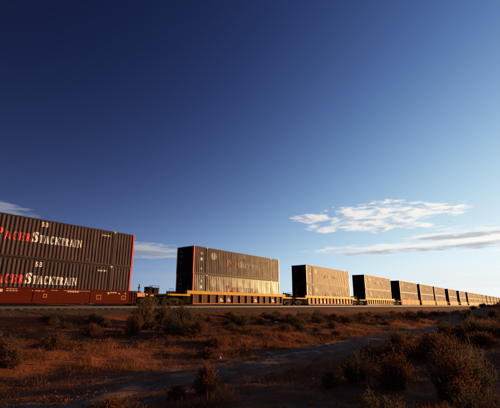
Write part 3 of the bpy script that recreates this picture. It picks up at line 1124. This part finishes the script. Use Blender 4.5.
G1 = 'shrubs on the near side of the tracks'
shrub('brush', 'gold', 13.2, 17.6, 'tall feathery tan shrub between dirt road and red well car', G1, (1.0, 1.0, .88))
shrub('brush', 'wispy', 11.6, 16.2, 'mid height rusty shrub at the left foot of the tall feathery shrub', G1, (.9, .9, .85))
shrub('brush', 'sage_a', 15.0, 16.6, 'bushy shrub at the right foot of the tall feathery shrub', G1, (1.6, 1.6, 1.5))
shrub('brush', 'tall', 17.3, 21.2, 'dark tall shrub in front of the couplers between first and second stacks', G1, (1.25, 1.25, .74))
shrub('brush', 'tall', 20.0, 22.0, 'dark shrub in front of the left end of the ribbed yellow car', G1, (1.2, 1.2, .66))
shrub('brush', 'wispy_b', 18.4, 19.4, 'brown shrub below the second stack of containers', G1, (1.3, 1.3, 1.1))
shrub('tumbleweed', 'round', 5.55, 5.35, 'round rusty shrub alone on the near edge of the dirt road', G1, (.74, .74, .88))
shrub('brush', 'round', 5.05, 5.55, 'small low tuft touching the left side of the round rusty shrub', G1, (.6, .6, .36))
shrub('brush', 'rust_a', 3.25, 4.85, 'rusty shrub cut by the bottom edge left of centre', G1, (.9, .9, .75))
shrub('brush', 'wispy', 7.9, 1.55, 'large wispy rust brown shrub in the right foreground', G1, (.85, .85, .75))
shrub('brush', 'wispy_b', 9.0, 1.35, 'wispy shrub just behind the large one in the right foreground', G1, (.85, .85, .76))
shrub('brush', 'wispy', 8.4, 2.75, 'upright rusty shrub right of centre in the foreground', G1, (.75, .75, .58))
shrub('brush', 'wispy_b', 8.6, 3.6, 'thin upright shrub near the road right of centre', G1, (.9, .9, .62))
shrub('brush', 'round', 7.8, 3.85, 'tiny rounded shrub in dark foreground right of centre', G1, (.7, .7, .5))
shrub('brush', 'rust_a', 12.8, 2.9, 'broad red brown shrub behind the wispy right foreground shrubs', G1, (1.5, 1.5, 1.25))
shrub('brush', 'wispy', 13.2, 4.0, 'rusty shrub near the road toward the right', G1, (.85, .85, .65))
shrub('brush', 'sage_a', 5.7, 2.0, 'dim low shrub at the bottom edge right of centre', G1, (.9, .9, .6))
shrub('brush', 'wispy_b', 6.2, .95, 'dim upright shrub in the bottom right corner', G1, (.7, .7, .55))
shrub('brush', 'rust_a', 4.9, 12.8, 'rust orange shrub at the left picture edge beyond the road', G1, (1.05, 1.05, 1.0))
shrub('brush', 'rust_a', 3.9, 9.9, 'rusty low shrub at the left edge just above the road', G1, (.75, .75, .7))
shrub('brush', 'rust_a', 7.0, 12.4, 'small round orange shrub left of the tall feathery shrub', G1, (.7, .7, .75))
shrub('brush', 'sage_a', 11.7, 25.0, 'pale low shrub under the leftmost stack by the left edge', G1, (1.3, 1.3, .8))
ry = np.random.default_rng(21)


def picture_u(x, y):
    """where a ground point stands across the picture, 0 left to 500 right"""
    a_ = R(37.658)
    f_ = x * math.cos(a_) + y * math.sin(a_)
    r_ = x * math.sin(a_) - y * math.cos(a_)
    return 250 + 369.36 * r_ / f_ / 1.03


NTH = ['leftmost', 'second from left', 'third from left', 'fourth from left', 'fifth from left', 'sixth from left', 'seventh from left', 'eighth from left', 'ninth from left', 'tenth from left', 'eleventh from left', 'twelfth from left', 'thirteenth from left', 'fourteenth from left', 'fifteenth from left', 'sixteenth from left']


def below(u):
    for lim, nm in ((134, 'below the leftmost stack'), (190, 'below the leftmost couplers'), (287, 'below the second stack'), (357, 'below the third stack'), (394, 'below the fourth stack'), (418, 'below the fifth stack'), (433, 'below the sixth stack'), (447, 'below the seventh stack')):
        if u < lim:
            return nm
    return 'at the right picture edge'


def scatter(n, x0, x1, y0, y1, name_of, group, kinds, smin, smax):
    made = []
    tries = 0
    while len(made) < n and tries < 4000:
        tries += 1
        x, y = ry.uniform(x0, x1), ry.uniform(y0, y1)
        u = picture_u(x, y)
        if (x < 38 and abs(y - float(road_mid(x))) < 1.75) or y > 25.9 or u < 2 or u > 498:
            continue
        s_ = ry.uniform(smin, smax)
        made.append((u, name_of(x, y) + ' ' + below(u), shrub('brush', kinds[int(ry.integers(len(kinds)))], x, y, 'brush', group, (s_, s_, s_ * ry.uniform(.7, 1.05)))))
    made.sort(key=lambda q: q[0])
    names = [q[1] for q in made]
    seen = {}
    for u, nm, o_ in made:
        k = seen.get(nm, 0)
        seen[nm] = k + 1
        o_['label'] = nm if names.count(nm) == 1 else nm + ', ' + NTH[min(k, len(NTH) - 1)]


scatter(64, 5, 36, 13, 25.8, lambda x, y: 'low sagebrush ' + ('close to the ballast' if y > 20.5 else 'midway to the tracks' if y > 16.5 else 'behind the bank'), 'low sagebrush on the flat', ['sage_a', 'sage_b', 'rust_a'], .7, 1.35)
scatter(34, 11, 34, .8, 5.0, lambda x, y: 'low brown brush ' + ('by the right road edge' if y > 3.4 else 'near the road' if y > 2 else 'far right of the road'), 'low brush right of the road', ['sage_a', 'rust_a', 'sage_b', 'wispy_b'], .7, 1.25)
scatter(60, 34, 74, 2, 19, lambda x, y: 'dark brush ' + ('on top of the rise' if x > 56 else 'on the near slope' if x > 44 else 'at foot of the rise'), 'brush on the rise', ['sage_a', 'sage_b', 'rust_a'], .7, 1.15)
scatter(22, 9, 34, 8.6, 12.5, lambda x, y: 'small rusty brush on the sunlit bank', 'brush on the bank', ['rust_a', 'sage_b'], .45, .8)


def blades(n, sampler, hmin, hmax, w0, seed, per=9, spread=.07):
    """tufts of bent dry grass blades"""
    r = np.random.default_rng(seed)
    nt = n // per
    cx, cy = sampler(r, nt)
    cz = terrain(cx, cy)
    th = r.uniform(hmin, hmax, nt)
    x = np.repeat(cx, per) + r.normal(0, spread, nt * per)
    y = np.repeat(cy, per) + r.normal(0, spread, nt * per)
    z = np.repeat(cz, per) - .02
    h = np.repeat(th, per) * r.uniform(.5, 1.1, nt * per)
    m = nt * per
    a = r.random(m) * 6.283
    lean = r.uniform(.1, .65, m) * h
    dx, dy = np.cos(a) * lean, np.sin(a) * lean
    b_ = a + 1.57 + r.normal(0, .4, m)
    wx, wy = np.cos(b_) * w0, np.sin(b_) * w0
    V = np.zeros((m, 5, 3))
    V[:, 0] = np.stack([x - wx, y - wy, z], 1)
    V[:, 1] = np.stack([x + wx, y + wy, z], 1)
    V[:, 2] = np.stack([x + dx * .35 + wx * .7, y + dy * .35 + wy * .7, z + h * .62], 1)
    V[:, 3] = np.stack([x + dx * .35 - wx * .7, y + dy * .35 - wy * .7, z + h * .62], 1)
    V[:, 4] = np.stack([x + dx, y + dy, z + h], 1)
    base = (np.arange(m) * 5)[:, None]
    T = np.concatenate([np.array([[0, 1, 2]]) + base, np.array([[0, 2, 3]]) + base, np.array([[3, 2, 4]]) + base])
    return V.reshape(-1, 3), T


def samp(x0, x1, y0, y1, dens):
    def f(r, n):
        xs, ys = np.zeros(0), np.zeros(0)
        while len(xs) < n:
            x, y = r.uniform(x0, x1, n * 2), r.uniform(y0, y1, n * 2)
            k = r.random(n * 2) < dens(x, y)
            xs, ys = np.append(xs, x[k]), np.append(ys, y[k])
        return xs[:n], ys[:n]
    return f


def d_bank(x, y):
    q = y - road_mid(x)
    patch = sm(vnoise(x, y, 2.3, 3.3) + .9 * vnoise(x, y, .7, 1.1), .25, .9)
    return np.exp(-((q - 3.2) / 1.5) ** 2) * patch * sm(x, 3, 11) + .010


def d_flat(x, y):
    q = np.abs(y - road_mid(x))
    patch = sm(vnoise(x, y, 3.1, 5.1) + .8 * vnoise(x, y, .8, 2.7), .15, .9)
    return np.where(q < 1.55, 0.0, (patch + .03) * (1 - .65 * (1 - sm(x + .5 * (y - 9), 5, 11))) * (1 - .8 * sm(y, 12.5, 16)))


parts = [blades(40000, samp(1, 32, 7.9, 13.5, d_bank), .05, .17, .005, 31),
         blades(42000, samp(2, 36, 8, 26.6, d_flat), .07, .24, .007, 32),
         blades(36000, samp(1.5, 30, -1, 5.4, d_flat), .06, .26, .004, 33),
         blades(30000, samp(30, 80, -2, 24, d_flat), .2, .5, .014, 34)]
off = 0
VV, TT = [], []
for v, t in parts:
    VV.append(v)
    TT.append(t + off)
    off += len(v)
o = link('dry_grass', np_mesh('dry_grass', np.concatenate(VV), np.concatenate(TT), M['straw']))
tag(o, 'dry rust coloured grass tufts spread over the scrub ground', 'grass', kind='stuff')

# creeping weeds and litter hugging the soil
r4 = np.random.default_rng(44)
nc, per = 9000, 14
cx, cy = samp(1.5, 42, -1.5, 26.8, lambda x, y: np.where(np.abs(y - road_mid(x)) < 1.35, np.where(np.abs(y - road_mid(x)) < .3, .30, .05), .10 + sm(vnoise(x, y, 1.9, 4.9) + .7 * vnoise(x, y, .6, 8.3), -.1, .8)) * np.clip(14 / (np.hypot(x, y) + 3), .2, 1))(r4, nc)
cs = r4.uniform(.05, .16, nc)
c = np.stack([np.repeat(cx, per), np.repeat(cy, per), np.repeat(terrain(cx, cy), per)], 1)
sz = np.repeat(cs, per)[:, None]
c = c + r4.normal(0, 1, (nc * per, 3)) * sz * [.9, .9, 0] + np.abs(r4.normal(0, .35, (nc * per, 1))) * sz * [0, 0, 1]
d = r4.normal(0, 1, (nc * per, 3)) + [0, 0, .5]
d /= np.linalg.norm(d, axis=1, keepdims=True)
e = np.cross(d, r4.normal(0, 1, (nc * per, 3)))
e /= np.linalg.norm(e, axis=1, keepdims=True)
ll = r4.uniform(.018, .045, (nc * per, 1))
WV = np.stack([c - d * ll, c + e * ll * .3, c + d * ll, c - e * ll * .3], 1).reshape(-1, 3)
o = link('ground_cover', np_mesh('ground_cover', WV, np.arange(len(WV)).reshape(-1, 4), M['rust_brush']))
tag(o, 'creeping rust brown weeds and litter over the soil', 'ground cover', kind='stuff')

# unseen low brush added off to the right to shade the foreground, one mass
n = 220
xs = ry.uniform(15, 60, n)
ys = 0.05 * xs - 1.6 - ry.uniform(0, 26, n)
fv = np.zeros((len(KINDS['sage_b'][1].vertices), 3), dtype=np.float32)
KINDS['sage_b'][1].vertices.foreach_get('co', fv.ravel())
fv = fv.reshape(-1, 4, 3)[::4] * [1, 1, 1]
ctr = fv.mean(1, keepdims=True)
fv = ctr + (fv - ctr) * 2.2
VV = []
for k in range(n):
    a = ry.random() * 6.28
    s_ = ry.uniform(.45, .95)
    q = fv * s_
    ca, sa = math.cos(a), math.sin(a)
    q = np.stack([q[..., 0] * ca - q[..., 1] * sa, q[..., 0] * sa + q[..., 1] * ca, q[..., 2]], -1)
    VV.append(q + [xs[k], ys[k], float(terrain(xs[k], ys[k]))])
VV = np.concatenate(VV).reshape(-1, 3)
o = link('shading_scrub', np_mesh('shading_scrub', VV, np.arange(len(VV)).reshape(-1, 4), M['sage']))
tag(o, 'unseen low scrub added beyond the right edge to shade the foreground', 'scrub', kind='stuff')

# loose stones
sm_me = []
for k in range(4):
    bm = bmesh.new()
    bmesh.ops.create_icosphere(bm, subdivisions=2, radius=1.0)
    r_ = random.Random(k)
    for v in bm.verts:
        v.co *= 1 + r_.uniform(-.18, .18)
        v.co.z *= .62
    me = bpy.data.meshes.new('stone')
    bm.to_mesh(me)
    bm.free()
    sm_me.append(me)
ms, b, p = material('pale_stone')
geo = b.n('ShaderNodeNewGeometry')
b.put(p.inputs['Base Color'], b.mix(b.noise(geo.outputs['Position'], 12, 5), (0.20, 0.15, 0.12), (0.42, 0.35, 0.28)))
p.inputs['Roughness'].default_value = .9
for me in sm_me:
    me.materials.append(ms)
for (x, y, s_, lb) in ((14.2, 25.3, .16, 'pale stone on the flat below the leftmost stack'),
                       (24.0, 16.1, .13, 'pale stone on the flat below the second stack'),
                       (24.6, 16.6, .10, 'smaller pale stone beside the pale stone below the second stack'),
                       (19.0, 23.6, .15, 'pale stone between the shrubs in front of the couplers'),
                       (9.4, 8.5, .09, 'pale stone lying on the far edge of the road')):
    z = float(terrain(x, y))
    tag(link('stone', sm_me[int(s_ * 100) % 4], None, (x, y, z + s_ * .25), (0, 0, s_ * 40)), lb, 'stone').scale = (s_, s_, s_)
# gravel along the road and bank
ng = 3500
gxs = ry.uniform(1.5, 30, ng)
gys = road_mid(gxs) + ry.normal(.9, 1.4, ng)
gs = ry.uniform(.006, .022, ng) * (1 + .6 * (ry.random(ng) > .9))
oct_ = np.array([[1, 0, 0], [0, 1, 0], [-1, 0, 0], [0, -1, 0], [0, 0, .7], [0, 0, -.7]])
of = np.array([[0, 1, 4], [1, 2, 4], [2, 3, 4], [3, 0, 4], [1, 0, 5], [2, 1, 5], [3, 2, 5], [0, 3, 5]])
GV = oct_[None] * gs[:, None, None] * ry.uniform(.6, 1.3, (ng, 6, 1)) + np.stack([gxs, gys, terrain(gxs, gys) + .02], 1)[:, None]
GF = (of[None] + (np.arange(ng) * 6)[:, None, None]).reshape(-1, 3)
tag(link('gravel', np_mesh('gravel', GV.reshape(-1, 3), GF, M['road'])), 'loose pale gravel along the dirt road', 'gravel', kind='stuff')
